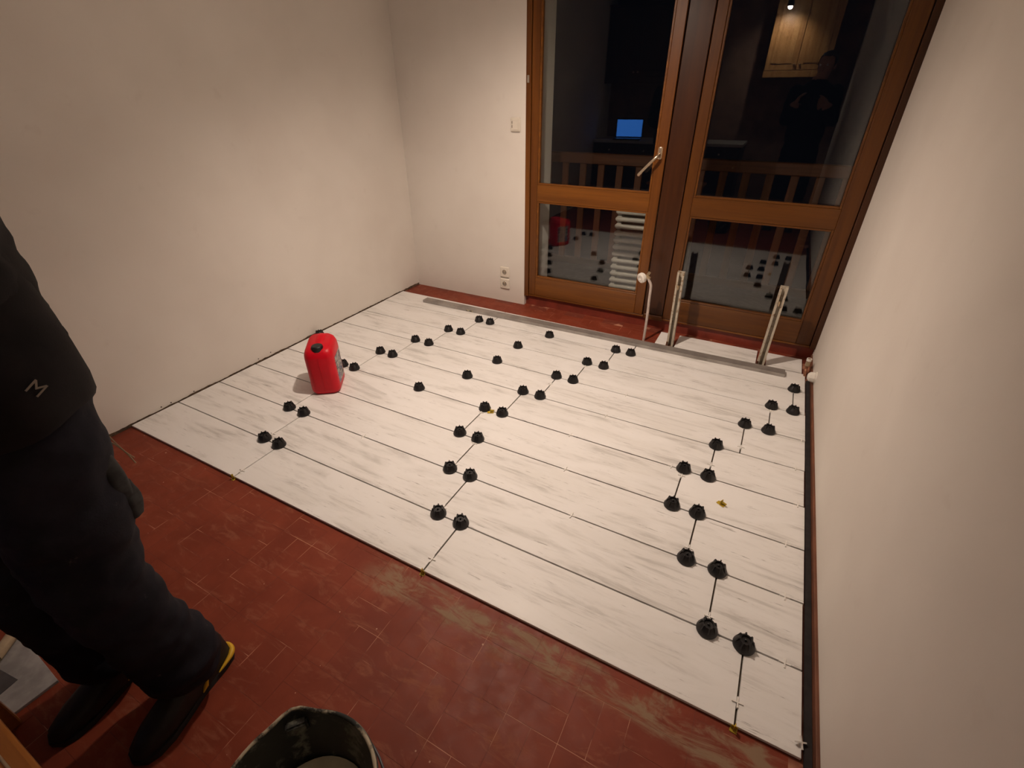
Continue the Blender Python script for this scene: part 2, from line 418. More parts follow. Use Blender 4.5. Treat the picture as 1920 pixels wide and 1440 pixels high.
for a, x, y, vert in cand[300:]:
    lx, ly = (B / 2, B) if vert else (B, B / 2)
    bx(bm, x + GP / 2, x + lx - GP / 2, y + GP / 2, y + ly - GP / 2, ZR - THK, ZR)
tag(obj('terracotta_paving', bm, 'terracotta', floor), kind='stuff')

# ------------------------------------------------------------------ white plank tiles
SEAM = [(2.02, 6.32, 10.59), (1.58, 5.87, 10.14), (1.12, 5.43, 9.69), (.72, 4.99, 9.27), (1.12, 5.43, 9.70),
        (1.53, 5.86, 10.14), (1.97, 6.28, 10.58), (2.39, 6.715, 11.01), (2.79, 7.13, 99)]
GAP = .0056; X_LEFT, X_RIGHT = -.313, 2.6545
def plank(x0, x1, y0, y1):
    if x1 - x0 < .02: return
    bm = box(0, x1 - x0, 0, y1 - y0, -.0095, 0)
    es = [e for e in bm.edges if all(abs(v.co.z) < 1e-6 for v in e.verts)]
    bmesh.ops.bevel(bm, geom=es, offset=.0007, segments=1, affect='EDGES')
    o = obj('plank_tile', bm, 'plank', floor); o.matrix_parent_inverse = Matrix(); o.location = (x0, y0, random.uniform(-.0003, .0003)); return o
for r, s in enumerate(SEAM):
    cuts = [X_LEFT] + [k * TW for k in s if k < 50] + [X_RIGHT]
    for k, (a, b) in enumerate(zip(cuts, cuts[1:])):
        e = random.uniform(-.002, .002) if k == len(cuts) - 2 else 0
        plank(a + (GAP / 2 if k else random.uniform(-.004, .003)), b - (GAP / 2 if k < len(cuts) - 2 else e), r * TW + (GAP / 2 if r else 0), (r + 1) * TW - GAP / 2 - (.006 if r == 8 else 0))
for a, b in ((1.778, 1.846), (1.902, 2.386), (2.442, 2.636)):     # cut row around the radiator posts
    plank(a, b, 2.124, 2.312)

# ------------------------------------------------------------------ french window
frame = tag(thing('french_window_frame', None, None), 'fixed wooden frame and centre post of the french window', 'window frame', kind='structure')
frame.name = 'trim_2'; frame.location = (1.69, 2.38, .066)
Y1, Y2 = 2.338, 2.415
obj('jamb', box(.703, .737, Y1, Y2, .066, 2.12, .002), 'wood_v', frame)
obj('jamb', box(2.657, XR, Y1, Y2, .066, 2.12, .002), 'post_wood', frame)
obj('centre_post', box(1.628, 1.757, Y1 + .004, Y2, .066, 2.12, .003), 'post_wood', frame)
obj('head_rail', box(.737, 2.657, Y1, Y2, 2.065, 2.12, .002), 'wood_h', frame)
obj('threshold', box(.737, 2.657, Y1 + .012, Y2, .066, .080, .002), 'wood_h', frame)
obj('post_foot', box(1.640, 1.762, Y1 - .010, Y1 + .004, .066, .100, .002), 'wood_h2', frame)
lp = obj('latch_plate', box(.712, .726, Y1 - .003, Y1, 1.46, 1.50, .001), 'grey_mark', frame)
def leaf(name, x0, x1, gx0, gx1, label, wv, wh):
    e = tag(thing(name, label, 'door', ((x0 + x1) / 2, 2.37, .082)), kind='structure')
    ya, yb = 2.346, 2.402; zb, zt = .082, 2.062
    obj('stile', box(x0, gx0, ya, yb, zb, zt, .003), wv, e)
    obj('stile', box(gx1, x1, ya, yb, zb, zt, .003), wv, e)
    for z0, z1 in ((zb, .222), (.765, .872), (1.965, zt)):
        obj('rail', box(gx0, gx1, ya + .001, yb - .001, z0, z1, .002), wh, e)
    for z0, z1 in ((.222, .765), (.872, 1.965)):
        gp = obj('glass_pane', box(gx0 - .004, gx1 + .004, 2.372, 2.390, z0 - .004, z1 + .004), 'glass', e)
        b = new(); d = .012
        bx(b, gx0, gx0 + d, ya + .004, 2.371, z0, z1, .002); bx(b, gx1 - d, gx1, ya + .004, 2.371, z0, z1, .002)
        bx(b, gx0 + d, gx1 - d, ya + .004, 2.371, z0, z0 + d, .002); bx(b, gx0 + d, gx1 - d, ya + .004, 2.371, z1 - d, z1, .002)
        obj('glazing_bead', b, wh, e)
    return e
d1 = leaf('door_1', .740, 1.620, .792, 1.562, 'french window leaf with the metal lever handle, nearer the sockets', 'wood_v', 'wood_h')
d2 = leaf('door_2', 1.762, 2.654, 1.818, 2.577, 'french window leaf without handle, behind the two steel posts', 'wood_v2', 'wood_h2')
# lever handle on the first leaf
pl = new(); tube(pl, [(1.586, 2.3465, 1.072), (1.586, 2.3465, 1.130)], [(.0135, .005)] * 2, 16, ref=V((0, 1, 0)), round_ends=True)
h = obj('handle', pl, 'handle', d1, smooth=40)
lv = new(); tube(lv, smooth_path([(1.586, 2.344, 1.094), (1.586, 2.312, 1.092), (1.575, 2.298, 1.080), (1.520, 2.292, 1.020), (1.490, 2.290, .985)], 5), [.008] * 10 + [.0085] * 8 + [.0095] * 3, 12, round_ends=True)
obj('lever', lv, 'handle', h, smooth=40)

# ------------------------------------------------------------------ switch and sockets on the back wall
def plate(name, x, z, label, kind):
    e = thing(name, label, 'switch' if kind == 'switch' else 'socket', (x, YB, z))
    w_ = .036 if kind == 'switch' else .040
    b = box(-w_, w_, -.015 if kind == 'switch' else -.013, 0, -.041, .041, .006); local('cover_plate', b, 'old_white', e, 30)
    if kind == 'switch':
        rk = local('rocker', box(-.018, .026, -.0185, -.0148, -.030, .030, .002), 'old_white', e)
        g = new(); ball(g, (-.022, -.0152, .012), (.004, .0008, .009), 2); ball(g, (-.022, -.0152, -.010), (.004, .0008, .010), 2); local('symbol', g, 'grey_mark', e, True)
    else:
        m = Matrix.Translation((0, -.0132, 0)) @ Matrix.Rotation(R(90), 4, 'X')
        rg = new(); lathe(rg, [(.019, -.001), (.0225, -.001), (.0225, .002), (.020, .002), (.019, -.001)], 28, m, False); local('socket_ring', rg, 'old_white', e, 40)
        w1 = new(); lathe(w1, [(.019, .0004), (0, .0004)], 28, m, False); wl = local('socket_well', w1, 'grey_mark', e)
        for dx in (-.0095, .0095):
            q = new(); lathe(q, [(.0027, .0012), (0, .0012)], 12, m @ Matrix.Translation((dx, 0, 0)), False); local('contact_hole', q, 'hole', wl)
        q = new(); lathe(q, [(.0028, 0), (.0028, .008), (.001, .010), (0, .010)], 12, m @ Matrix.Translation((0, .010, 0)), False); local('earth_pin', q, 'brass', wl, 40)
plate('light_switch', .632, 1.230, 'ivory rocker light switch high beside the french window', 'switch')
plate('wall_socket', .537, .228, 'ivory wall socket, upper one of the two near the floor', 'socket')
plate('wall_socket', .537, .135, 'ivory wall socket, lower one of the two near the floor', 'socket')

# ------------------------------------------------------------------ radiator valve, posts, pipe ends
e = thing('radiator_valve', 'grey riser pipe with white thermostat knob in front of centre post', 'valve', (1.698, 2.148, ZR))
pp = new(); tube(pp, smooth_path([(0, 0, 0), (0, 0, .15), (-.004, -.002, .30), (-.006, -.004, .38), (-.020, -.010, .415), (-.035, -.015, .440)], 5), .0085, 14); local('riser_pipe', pp, 'pipe', e, 50)
kd = V((-.50, -.75, -.18)).normalized(); km = (V((-.052, -.028, .440))); rot = kd.to_track_quat('Z', 'Y').to_matrix().to_4x4()
vb = new(); tube(vb, [(-.022, -.008, .428), (-.040, -.016, .448)], [.012, .013], 8); tube(vb, [(-.036, -.012, .446), (-.028, .006, .462)], .010, 6)
tube(vb, [V((-.038, -.015, .445)), km], [.011, .010], 12); local('valve_body', vb, 'brass', e, 30)
kn = new(); lathe(kn, [(.018, 0), (.029, .004), (.032, .012), (.031, .026), (.025, .031), (.012, .031), (.011, .029), (0, .029)], 24, Matrix.Translation(km) @ rot)
kb = local('thermostat_knob', kn, 'white_plastic', e, 35)
mk = new(); lathe(mk, [(.0135, .0315), (.0150, .0315), (.0150, .0322), (.0135, .0322), (.0135, .0315)], 24, Matrix.Translation(km) @ rot, False); local('knob_ring', mk, 'grey_mark', kb)
def post(x, y, tx, ty, H, label):
    e = thing('radiator_post', label, 'post', (x, y, ZR))
    b = new(); W, D, T = .0205, .028, .003
    def chan(b, x0, x1, y0, y1):
        vs_ = [b.verts.new((px + (tx if pz else 0), py + (ty if pz else 0), H if pz else 0)) for pz in (0, 1) for px, py in ((x0, y0), (x1, y0), (x1, y1), (x0, y1))]
        for f in ((0, 1, 5, 4), (1, 2, 6, 5), (2, 3, 7, 6), (3, 0, 4, 7), (0, 3, 2, 1), (4, 5, 6, 7)): b.faces.new([vs_[k] for k in f])
    chan(b, -W, W, 0, T); chan(b, -W, -W + T, -D, 0); chan(b, W - T, W, -D, 0); chan(b, -W, -W + .012, -D - T, -D); chan(b, W - .012, W, -D - T, -D)
    local('channel', b, 'post', e)
    s = H - .09; f = s / H
    hk = new(); tube(hk, [(tx * f, ty * f - .004, s), (tx * f - .002, ty * f - .040, s - .012), (tx * f - .004, ty * f - .046, s + .012)], .005, 10); local('hook', hk, 'brass', e, 50)
    ft = new(); bx(ft, -.026, .026, -.038, .010, 0, .006, .001); bx(ft, -.022, -.012, -.042, -.034, .006, .04, .001); local('foot_plate', ft, 'rust', e)
post(1.872, 2.156, -.014, .01, .495, 'weathered steel channel post standing next to the centre post')
post(2.412, 2.142, .004, .008, .500, 'weathered steel channel post standing nearer the skirting wall')
e = thing('pipe_stub', 'cut heating pipe stub in the corner by the skirting', 'pipe', (2.652, 2.150, ZR))
q = new(); tube(q, smooth_path([(0, -.06, .012), (0, -.03, .014), (0, -.006, .03), (0, 0, .06), (0, .006, .10)], 5), .0085, 12); local('bent_pipe', q, 'copper', e, 50)
q = new(); lathe(q, [(.0135, .085), (.0135, .100), (.008, .100), (.008, .085), (.0135, .085)], 16, None, False); local('end_ring', q, 'white_plastic', e, 40)
q = new(); tube(q, [(0, .002, .052), (0, .004, .078)], .013, 6); local('union_nut', q, 'brass', e)
e = thing('pipe_stopper', 'white faceted plastic stopper on the skirting wall near the corner', 'pipe fitting', (XR, 1.975, .062))
m = Matrix.Rotation(R(-90), 4, 'Y')
q = new(); lathe(q, [(.027, 0), (.030, .010), (.026, .030), (.014, .040), (0, .041)], 9, m); local('stopper_shell', q, 'white_plastic', e, 20)
q = new(); lathe(q, [(.033, 0), (.033, .004), (.027, .005)], 24, m); local('collar', q, 'white_plastic', e, 40)

# ------------------------------------------------------------------ aluminium straightedge
A, Bp = V((-.014, 1.989)), V((2.546, 2.021)); L = (Bp - A).length; ang = math.atan2(Bp.y - A.y, Bp.x - A.x)
e = thing('straightedge', 'long grey aluminium straightedge lying across the white tiles', 'straightedge', (A.x, A.y, .0005), ang)
b = new(); Wd, Ht, T = .062, .020, .002
for y0, y1, z0, z1 in ((0, Wd, 0, T), (0, Wd, Ht - T, Ht), (0, T, T, Ht - T), (Wd - T, Wd, T, Ht - T), (Wd / 2 - T / 2, Wd / 2 + T / 2, T, Ht - T)):
    bx(b, 0, L, y0, y1, z0, z1)
local('profile', b, 'alu', e)
b = new(); bx(b, .4, .46, -.0006, 0, .004, .016); local('adhesive_smudge', b, 'crust', e)

# ------------------------------------------------------------------ levelling caps
def cap_proto():
    b = new()
    lathe(b, [(.0315, 0), (.0320, .004), (.0305, .009), (.0275, .016), (.0235, .023), (.0195, .029), (.0180, .0315), (.0140, .0315), (.0130, .025), (0, .024)], 28)
    cap = mesh('levelling_cap_dome', b, 38); cap.materials.append(M['cap'])
    f = new()
    for k in range(7):
        a = 2 * math.pi * k / 7; mt = Matrix.Rotation(a, 4, 'Z')
        vs_ = [f.verts.new(mt @ V(q)) for q in [(r_, s * .0019, z_) for s in (-1, 1) for r_, z_ in ((.0150, .008), (.0302, .007), (.0222, .0345), (.0160, .035))]]
        for fc in ((0, 1, 2, 3), (7, 6, 5, 4), (0, 4, 5, 1), (1, 5, 6, 2), (2, 6, 7, 3), (3, 7, 4, 0)): f.faces.new([vs_[i] for i in fc])
    fins = mesh('levelling_cap_fins', f); fins.materials.append(M['cap'])
    s = new(); lathe(s, [(.0035, .020), (.0035, .031), (.0022, .032), (0, .032)], 10); bx(s, -.010, .010, -.0006, .0006, -.009, .001)
    st = mesh('levelling_stem', s, 40); st.materials.append(M['cap'])
    return cap, fins, st
CAPM, FINM, STM = cap_proto()
wsh = new(); lathe(wsh, [(.0325, 0), (.0325, .0012), (.028, .0014), (.028, 0), (.0325, 0)], 28, None, False); WSM = mesh('washer_ring', wsh, 40); WSM.materials.append(M['spacer'])
ORD = ['edge', 'first', 'second', 'third', 'fourth', 'fifth', 'sixth', 'seventh', 'eighth']
def cap(x, k, label, washer=False, y=None):
    e = thing('levelling_cap', label, 'levelling cap', (x * TW, (k if y is None else y) * TW - GAP * .0, 0.0012), random.uniform(0, 6.28), 'black levelling caps on the tile joints')
    for nm, me in (('dome', CAPM), ('fins', FINM), ('stem', STM)): local(nm, me, None, e)
    if washer: local('washer', WSM, None, e)
JW, SW = 'jerrycan wall', 'skirting wall'
PAIRS = [  # joint number, column, x of the two caps
    (1, 'first', 1.585, 2.01), (2, 'first', 1.125, 1.575), (4, 'first', .745, 1.13), (5, 'first', 1.11, 1.53), (6, 'first', 1.515, 1.98), (7, 'first', 1.955, 2.38), (8, 'first', 2.40, 2.79),
    (1, 'middle', 5.88, 6.325), (2, 'middle', 5.43, 5.87), (3, 'middle', 4.99, 5.42), (4, 'middle', 4.99, 5.43), (5, 'middle', 5.43, 5.87), (6, 'middle', 5.845, 6.28), (7, 'middle', 6.27, 6.715), (8, 'middle', 6.72, 7.13),
    (1, 'last', 10.14, 10.585), (2, 'last', 9.69, 10.13), (3, 'last', 9.27, 9.68), (4, 'last', 9.27, 9.70), (6, 'last', 10.13, 10.58), (7, 'last', 10.585, 11.01)]
COLN = {'first': 'row end near jerrycan', 'middle': 'mid-room seams', 'last': 'seams by skirting'}
for k, c_, xa, xb in PAIRS:
    wa = c_ == 'last' and k in (4, 6, 7)
    for x, wn, ws_ in ((xa, JW, wa), (xb, SW, False)):
        cap(x, k, f'black levelling cap, {ORD[k]} joint from red floor, {COLN[c_]}, twin nearer {wn}', ws_)
for k, x, lb in ((5, 9.70, 'black levelling cap, fifth joint from red floor, alone by the skirting seams'), (8, 11.01, 'black levelling cap, eighth joint from red floor, alone beside straightedge end'),
                 (4, 3.18, 'single black levelling cap mid tile, fourth joint from red floor'), (5, 3.89, 'single black levelling cap mid tile, fifth joint from red floor'),
                 (6, 4.17, 'single black levelling cap mid tile, sixth joint from red floor'), (7, 4.26, 'single black levelling cap mid tile, seventh joint from red floor'),
                 (8, 4.76, 'single black levelling cap mid tile, eighth joint, next to the straightedge'), (5, -1.17, 'black levelling cap against the plaster wall behind the jerrycan')):
    cap(x, k, lb, k == 8 and x > 11)

# ------------------------------------------------------------------ white cross spacers and yellow clip stubs
b = new(); bx(b, -.015, .015, -.0018, .0018, -.004, .0036); bx(b, -.0018, .0018, -.015, .015, -.004, .0040); SPM = mesh('cross_spacer', b); SPM.materials.append(M['spacer'])
def spacer(x, y, label, ang=0.0):
    o = bpy.data.objects.new('tile_spacer', SPM); COL.objects.link(o); o.location = (x * TW, y * TW, .0005); o.rotation_euler = (random.uniform(-.05, .05), random.uniform(-.05, .05), ang + random.uniform(-.06, .06))
    tag(o, label, 'tile spacer', 'white cross spacers in the tile joints')
for k, x in ((1, 11.05), (2, 11.02), (3, 11.0), (4, 11.15), (5, 11.10), (6, 11.19)):
    spacer(x, k, f'white cross spacer in the {ORD[k]} joint from red floor, beside the skirting')
for k, x in ((2, 7.85), (3, 7.33), (4, 7.02), (5, 7.45), (6, 7.6)):
    spacer(x, k, f'white cross spacer in the {ORD[k]} joint from red floor, mid tile')
spacer(9.05, 4, 'white cross spacer in the fourth joint from red floor, just before a black cap')
spacer(3.3, 2, 'white cross spacer in the second joint from red floor, in front of the jerrycan')
for r, col_, y in ((0, 0, .17), (0, 1, .22), (0, 2, .26), (1, 0, 1.2), (1, 1, 1.15), (1, 2, 1.20), (2, 1, 2.15), (2, 1, 2.86), (2, 2, 2.22), (4, 2, 4.38), (5, 2, 5.20), (5, 1, 5.20), (5, 1, 5.62), (6, 1, 6.83), (7, 1, 7.35), (3, 2, 3.82), (6, 2, 6.84), (3, 1, 3.84)):
    where = ('near jerrycan', 'mid-room', 'by the skirting')[col_]; end = 'at its red-floor end' if y - r < .5 else 'at its window end'
    spacer(SEAM[r][col_], y, f'white cross spacer in the end seam {where}, row {["one","two","three","four","five","six","seven","eight"][r]}, {end}')
def corner_piece():
    o = obj('tile_spacer', SPM, None); o.location = (2.650, .035, .006); o.rotation_euler = (.5, .35, .5)
    tag(o, 'white cross spacer tilted on the tile corner at the dark strip', 'tile spacer', 'white cross spacers in the tile joints')
corner_piece()
def yellow(x, y, z, ang, label, flat=False):
    e = thing('clip_stub', label, 'clip', (x, y, z), ang, 'yellow levelling clip stubs')
    b = new()
    if flat:
        bx(b, -.016, .016, -.009, .009, 0, .0022, .0006); bx(b, -.0013, .0013, -.008, .008, .0022, .020); local('clip_base', b, 'yellow', e)
        q = new(); tube(q, [(0, 0, .012), (.020, .004, .010)], [.005, .003], 8); local('snapped_tab', q, 'yellow', e)
    else:
        bx(b, -.009, .009, -.013, .002, ZR + .0002, ZR + .0022, .0005); local('clip_base', b, 'yellow', e)
        q = new(); bx(q, -.0012, .0012, -.009, -.001, ZR + .002, .016); bx(q, -.007, .007, -.0045, -.0025, ZR + .002, .006); local('snapped_tab', q, 'yellow', e)
yellow(2.02 * TW, -.001, 0, 0, 'yellow clip stub at the tile edge, seam nearer the jerrycan wall')
yellow(6.32 * TW, -.001, 0, .1, 'yellow clip stub at the tile edge, seam at mid-room')
yellow(10.59 * TW, -.001, 0, -.1, 'yellow clip stub at the tile edge, seam by the skirting')
yellow(5.17 * TW, 3.94 * TW, .0008, .5, 'yellow clip piece between two black caps', True)
yellow(10.0 * TW, 3.42 * TW, .0008, -.5, 'yellow clip piece lying loose on a tile', True)

# ------------------------------------------------------------------ red jerrycan
e = thing('jerrycan', 'red plastic jerrycan with black screw cap standing on the white tiles', 'jerrycan', (.278, .738, .0006), R(36))
def rrect(w_, d_, r_, n=5):
    out = []
    for cx, cy, a0 in ((w_ - r_, d_ - r_, 0), (-w_ + r_, d_ - r_, 90), (-w_ + r_, -d_ + r_, 180), (w_ - r_, -d_ + r_, 270)):
        for k in range(n + 1):
            a = R(a0 + 90 * k / n); out.append((cx + r_ * math.cos(a), cy + r_ * math.sin(a)))
    return out
def ring_loft(bm, rings, cap0=True, cap1=True):
    rv = [[bm.verts.new(q) for q in rg] for rg in rings]; n = len(rv[0])
    for a, b_ in zip(rv, rv[1:]):
        for i in range(n): j = (i + 1) % n; bm.faces.new((a[i], a[j], b_[j], b_[i]))
    if cap0: bm.faces.new(list(reversed(rv[0])))
    if cap1: bm.faces.new(rv[-1])
    return rv
# local x = width of the narrow end, local y = long side (cap at -y)
b = new(); rings = []
for z, w_, d_, r_ in ((0, .058, .083, .028), (.004, .067, .091, .032), (.016, .0745, .099, .036), (.03, .076, .1005, .037), (.12, .0755, .100, .037), (.215, .0755, .100, .037), (.236, .0735, .097, .037), (.252, .067, .089, .036), (.262, .056, .077, .034)):
    rings.append([(x, y, z + (y + .095) * .15 * max(0, (z - .2) / .06)) for x, y in rrect(w_, d_, r_)])
ring_loft(b, rings); body = local('can_body', b, 'red', e, 50)
b = new(); lathe(b, [(.032, .236), (.032, .252), (.026, .256)], 24, Matrix.Translation((0, -.060, 0))); local('neck', b, 'red', e, 40)
b = new()
cp = [(.0275, .250), (.0290, .252), (.0285, .280), (.026, .283), (0, .283)]
lathe(b, cp, 26, Matrix.Translation((0, -.060, 0)))
for k in range(26):
    a = 2 * math.pi * k / 26; bm2 = Matrix.Translation((0, -.060, 0)) @ Matrix.Rotation(a, 4, 'Z')
    r_ = bmesh.ops.create_cube(b, size=1, matrix=bm2 @ Matrix.Translation((.0288, 0, .266)) @ Matrix.Diagonal((.0016, .0026, .024, 1)))
cpo = local('screw_cap', b, 'cap', e, 35)
b = new(); tube(b, smooth_path([(0, -.025, .256), (0, -.012, .266), (0, .020, .278), (0, .055, .285), (0, .078, .276), (0, .084, .250)], 5), [(.024, .011)] * 26, 14); local('handle_grip', b, 'red', e, 50)
b = new(); bx(b, -.0012, .0012, -.1015, -.099, .02, .225); bx(b, -.0012, .0012, .099, .1015, .02, .225); local('mould_seam', b, 'red', e)
b = new()
lr = [(.0692, -.055), (.0692, .060)]
bx(b, .0752, .0764, -.060, .062, .045, .205); local('label_sheet', b, 'label', e)

# ------------------------------------------------------------------ mason's bucket
e = thing('mortar_bucket', 'black mason bucket crusted with adhesive, pale slurry inside', 'bucket', (1.722, -.668, ZR))
RB, HB = .150, .262
b = new(); lathe(b, [(0, 0), (.104, 0), (.108, .004), (RB - .003, HB - .02), (RB + .004, HB - .018), (RB + .006, HB - .004), (RB + .002, HB), (RB - .004, HB - .002), (RB - .008, HB - .03), (.104, .008), (0, .008)], 56)
for v in b.verts:      # hand-worn, slightly oval rim and a pouring lip
    a = math.atan2(v.co.y, v.co.x); k = v.co.z / HB
    v.co.x *= 1 + .02 * k; d = math.exp(-((a - 2.45) / .22) ** 2) * max(0, k - .7) * .06
    v.co.x += math.cos(a) * d; v.co.y += math.sin(a) * d
local('bucket_wall', b, 'bucket', e, 50)
b = new(); pts = []
for k in range(57):
    a = 2 * math.pi * k / 56; d = math.exp(-((((a + math.pi) % (2 * math.pi)) - math.pi - 2.45) / .22) ** 2) * .3 * .06
    pts.append(((RB * 1.02 + d) * math.cos(a), (RB + d) * math.sin(a), HB + .0005 * math.sin(9 * a)))
tube(b, pts, [.0042 + .0018 * noise.noise(V(q) * 40) for q in pts], 8); local('crusted_rim', b, 'crust', e, 60)
b = new(); lathe(b, [(0, .118), (.08, .118), (.121, .1185), (.123, .108), (0, .106)], 40)
for v in b.verts:
    if v.co.z > .115: v.co.z += .004 * noise.noise(v.co * 14)
local('slurry', b, 'slurry', e, 60)
for s in (1, -1):
    b = new(); a = 2.45 if s > 0 else 2.45 - math.pi
    mt = Matrix.Rotation(a, 4, 'Z') @ Matrix.Translation((RB - .002, 0, HB - .035)) ; bmesh.ops.create_cube(b, size=1, matrix=mt @ Matrix.Diagonal((.020, .045, .034, 1)))
    bmesh.ops.bevel(b, geom=b.edges[:], offset=.004, segments=2, affect='EDGES'); local('handle_lug', b, 'bucket', e, 40)
b = new(); pts = []
for k in range(25):
    th = math.pi * k / 24; u = V((math.cos(2.45), math.sin(2.45), 0)); vv = V((-math.sin(2.45), math.cos(2.45), 0))
    pts.append(u * (RB + .012) * math.cos(th) + (vv * .93 * -1 + V((0, 0, -.36))) * (RB + .022) * math.sin(th) + V((0, 0, HB - .03)))
tube(b, pts, .003, 8); local('wire_handle', b, 'steel', e, 60)

# ------------------------------------------------------------------ people
def person_mesh(J, name, vox=.010, baggy=.5):
    b = new()
    g = lambda k: V(J[k])
    # torso with a loose jacket
    sp = smooth_path([g('crotch'), g('pelvis'), g('hem'), g('waist'), g('chest'), g('upper'), g('neck')], 3)
    prof = [(.10, .09), (.165, .135), (.185, .142), (.185, .138), (.205, .150), (.195, .130), (.075, .068)]
    rr = []
    for i in range(6):
        for k in range(3):
            s = k / 3; rr.append(tuple(prof[i][q] * (1 - s) + prof[i + 1][q] * s for q in (0, 1)))
    rr.append(prof[-1]); tube(b, sp, rr, 20, ref=V((0, 1, 0)), round_ends=True)
    tube(b, [g('neck') - V((0, 0, .03)), g('headc')], [(.060, .062), (.056, .060)], 14, ref=V((0, 1, 0)), round_ends=True)
    f = V(J['face']).normalized(); s_ = f.cross(V((0, 0, 1))).normalized(); hc = g('headc')
    rot = Matrix((s_, f, V((0, 0, 1)))).transposed()
    ball(b, hc + V((0, 0, .03)), (.076, .095, .098), 3, rot); ball(b, hc + f * .022 - V((0, 0, .052)), (.058, .068, .066), 3, rot)
    tube(b, [hc + f * .088 + V((0, 0, .018)), hc + f * .112 - V((0, 0, .022))], [.008, .015], 8, round_ends=True)
    for k in (-1, 1): ball(b, hc + s_ * .078 * k - f * .008 - V((0, 0, .002)), (.010, .020, .032), 2, rot)
    tube(b, [hc + f * .083 - V((0, 0, .052)) - s_ * .020, hc + f * .086 - V((0, 0, .054)), hc + f * .083 - V((0, 0, .052)) + s_ * .020], .008, 8, round_ends=True)
    for sd in ('L', 'R'):
        sh, el, wr, hd = g('sh' + sd), g('el' + sd), g('wr' + sd), g('hand' + sd)
        pts = smooth_path([sh, sh.lerp(el, .5), el, el.lerp(wr, .5), wr], 3)
        tube(b, pts, [.072 - .022 * i / (len(pts) - 1) for i in range(len(pts))], 14, round_ends=True)
        d = (hd - wr).normalized(); pn = V(J['palm' + sd]).normalized(); across = d.cross(pn).normalized()
        tube(b, [wr - d * .02, wr + d * .03, wr + d * .085], [(.026, .022), (.038, .018), (.040, .014)], 12, ref=across.cross(d), round_ends=True)
        base = wr + d * .085
        for q, (off, ln) in enumerate(((-.030, .070), (-.010, .082), (.010, .078), (.029, .062))):
            k0 = base + across * off; k1 = k0 + (d * .9 + pn * .35).normalized() * ln * .42; k2 = k1 + (d * .55 + pn * .85).normalized() * ln * .33; k3 = k2 + (d * .1 + pn).normalized() * ln * .26
            tube(b, [k0 - d * .015, k0, k1, k2, k3], [.0095, .0095, .009, .0085, .0075], 8, round_ends=True)
        tsd = -1 if J.get('thumb' + sd, 1) < 0 else 1
        k0 = wr + d * .030 + across * .030 * tsd; k1 = k0 + (across * tsd * .8 + d * .8 + pn * .3).normalized() * .042; k2 = k1 + (d + pn * .5).normalized() * .032
        tube(b, [k0 - across * tsd * .012, k0, k1, k2], [.013, .0125, .0105, .009], 8, round_ends=True)
        hp, kn, an = g('hip' + sd), g('knee' + sd), g('ank' + sd)
        pts = smooth_path([hp, hp.lerp(kn, .5), kn, kn.lerp(an, .5), an], 4)
        prof2 = [(.100, .110), (.098, .108), (.084, .090), (.080, .088), (.080, .088)]
        rr = []
        for i in range(4):
            for k in range(4):
                s = k / 4; rr.append(tuple(prof2[i][q] * (1 - s) + prof2[i + 1][q] * s for q in (0, 1)))
        rr.append(prof2[-1]); tube(b, pts, rr, 18, ref=V((0, 1, 0)), round_ends=True)
    me = mesh(name, b); tmp = bpy.data.objects.new('tmp', me); COL.objects.link(tmp)
    md = tmp.modifiers.new('r', 'REMESH'); md.mode = 'VOXEL'; md.voxel_size = vox
    sm = tmp.modifiers.new('s', 'SMOOTH'); sm.factor = .5; sm.iterations = 3
    dg = bpy.context.evaluated_depsgraph_get(); ev = tmp.evaluated_get(dg); out = bpy.data.meshes.new_from_object(ev)
    bpy.data.objects.remove(tmp, do_unlink=True); out.name = name
    hz = g('hem').z
    nrm_ = [v.normal.copy() for v in out.vertices]
    for v in out.vertices:                                   # folds in the cloth
        p_ = v.co.copy()
        if p_.z < g('neck').z - .06:
            k = .010 * noise.noise(V((p_.x * 7, p_.y * 7, p_.z * 16))) + .006 * noise.noise(V((p_.x * 18 + 5, p_.y * 18, p_.z * 34)))
            near = min((p_ - g('hand' + s)).length for s in 'LR'); k *= max(0, min(1, (near - .16) / .05))
            if p_.z < .30: k += .010 * max(0, math.sin(p_.z * 62 + 3 * noise.noise(p_ * 6))) * max(0, min(1, (.30 - p_.z) / .15)) * .8
            v.co = p_ + nrm_[v.index] * k
    for k in ('jacket', 'trousers', 'skin'): out.materials.append(M[k])
    for p_ in out.polygons:
        c_ = p_.center; mi = 0
        hand = False
        for s in 'LR':
            ax_ = (g('hand' + s) - g('wr' + s)).normalized(); q = c_ - g('wr' + s); al = q.dot(ax_)
            if .004 < al < .21 and (q - ax_ * al).length < .095: hand = True
        if hand or c_.z > g('neck').z + .01: mi = 2
        elif c_.z < hz - .03 + .012 * noise.noise(c_ * 9) and min((c_ - g('hand' + s)).length for s in 'LR') > .2: mi = 1
        p_.material_index = mi
    out.shade_smooth(); return out
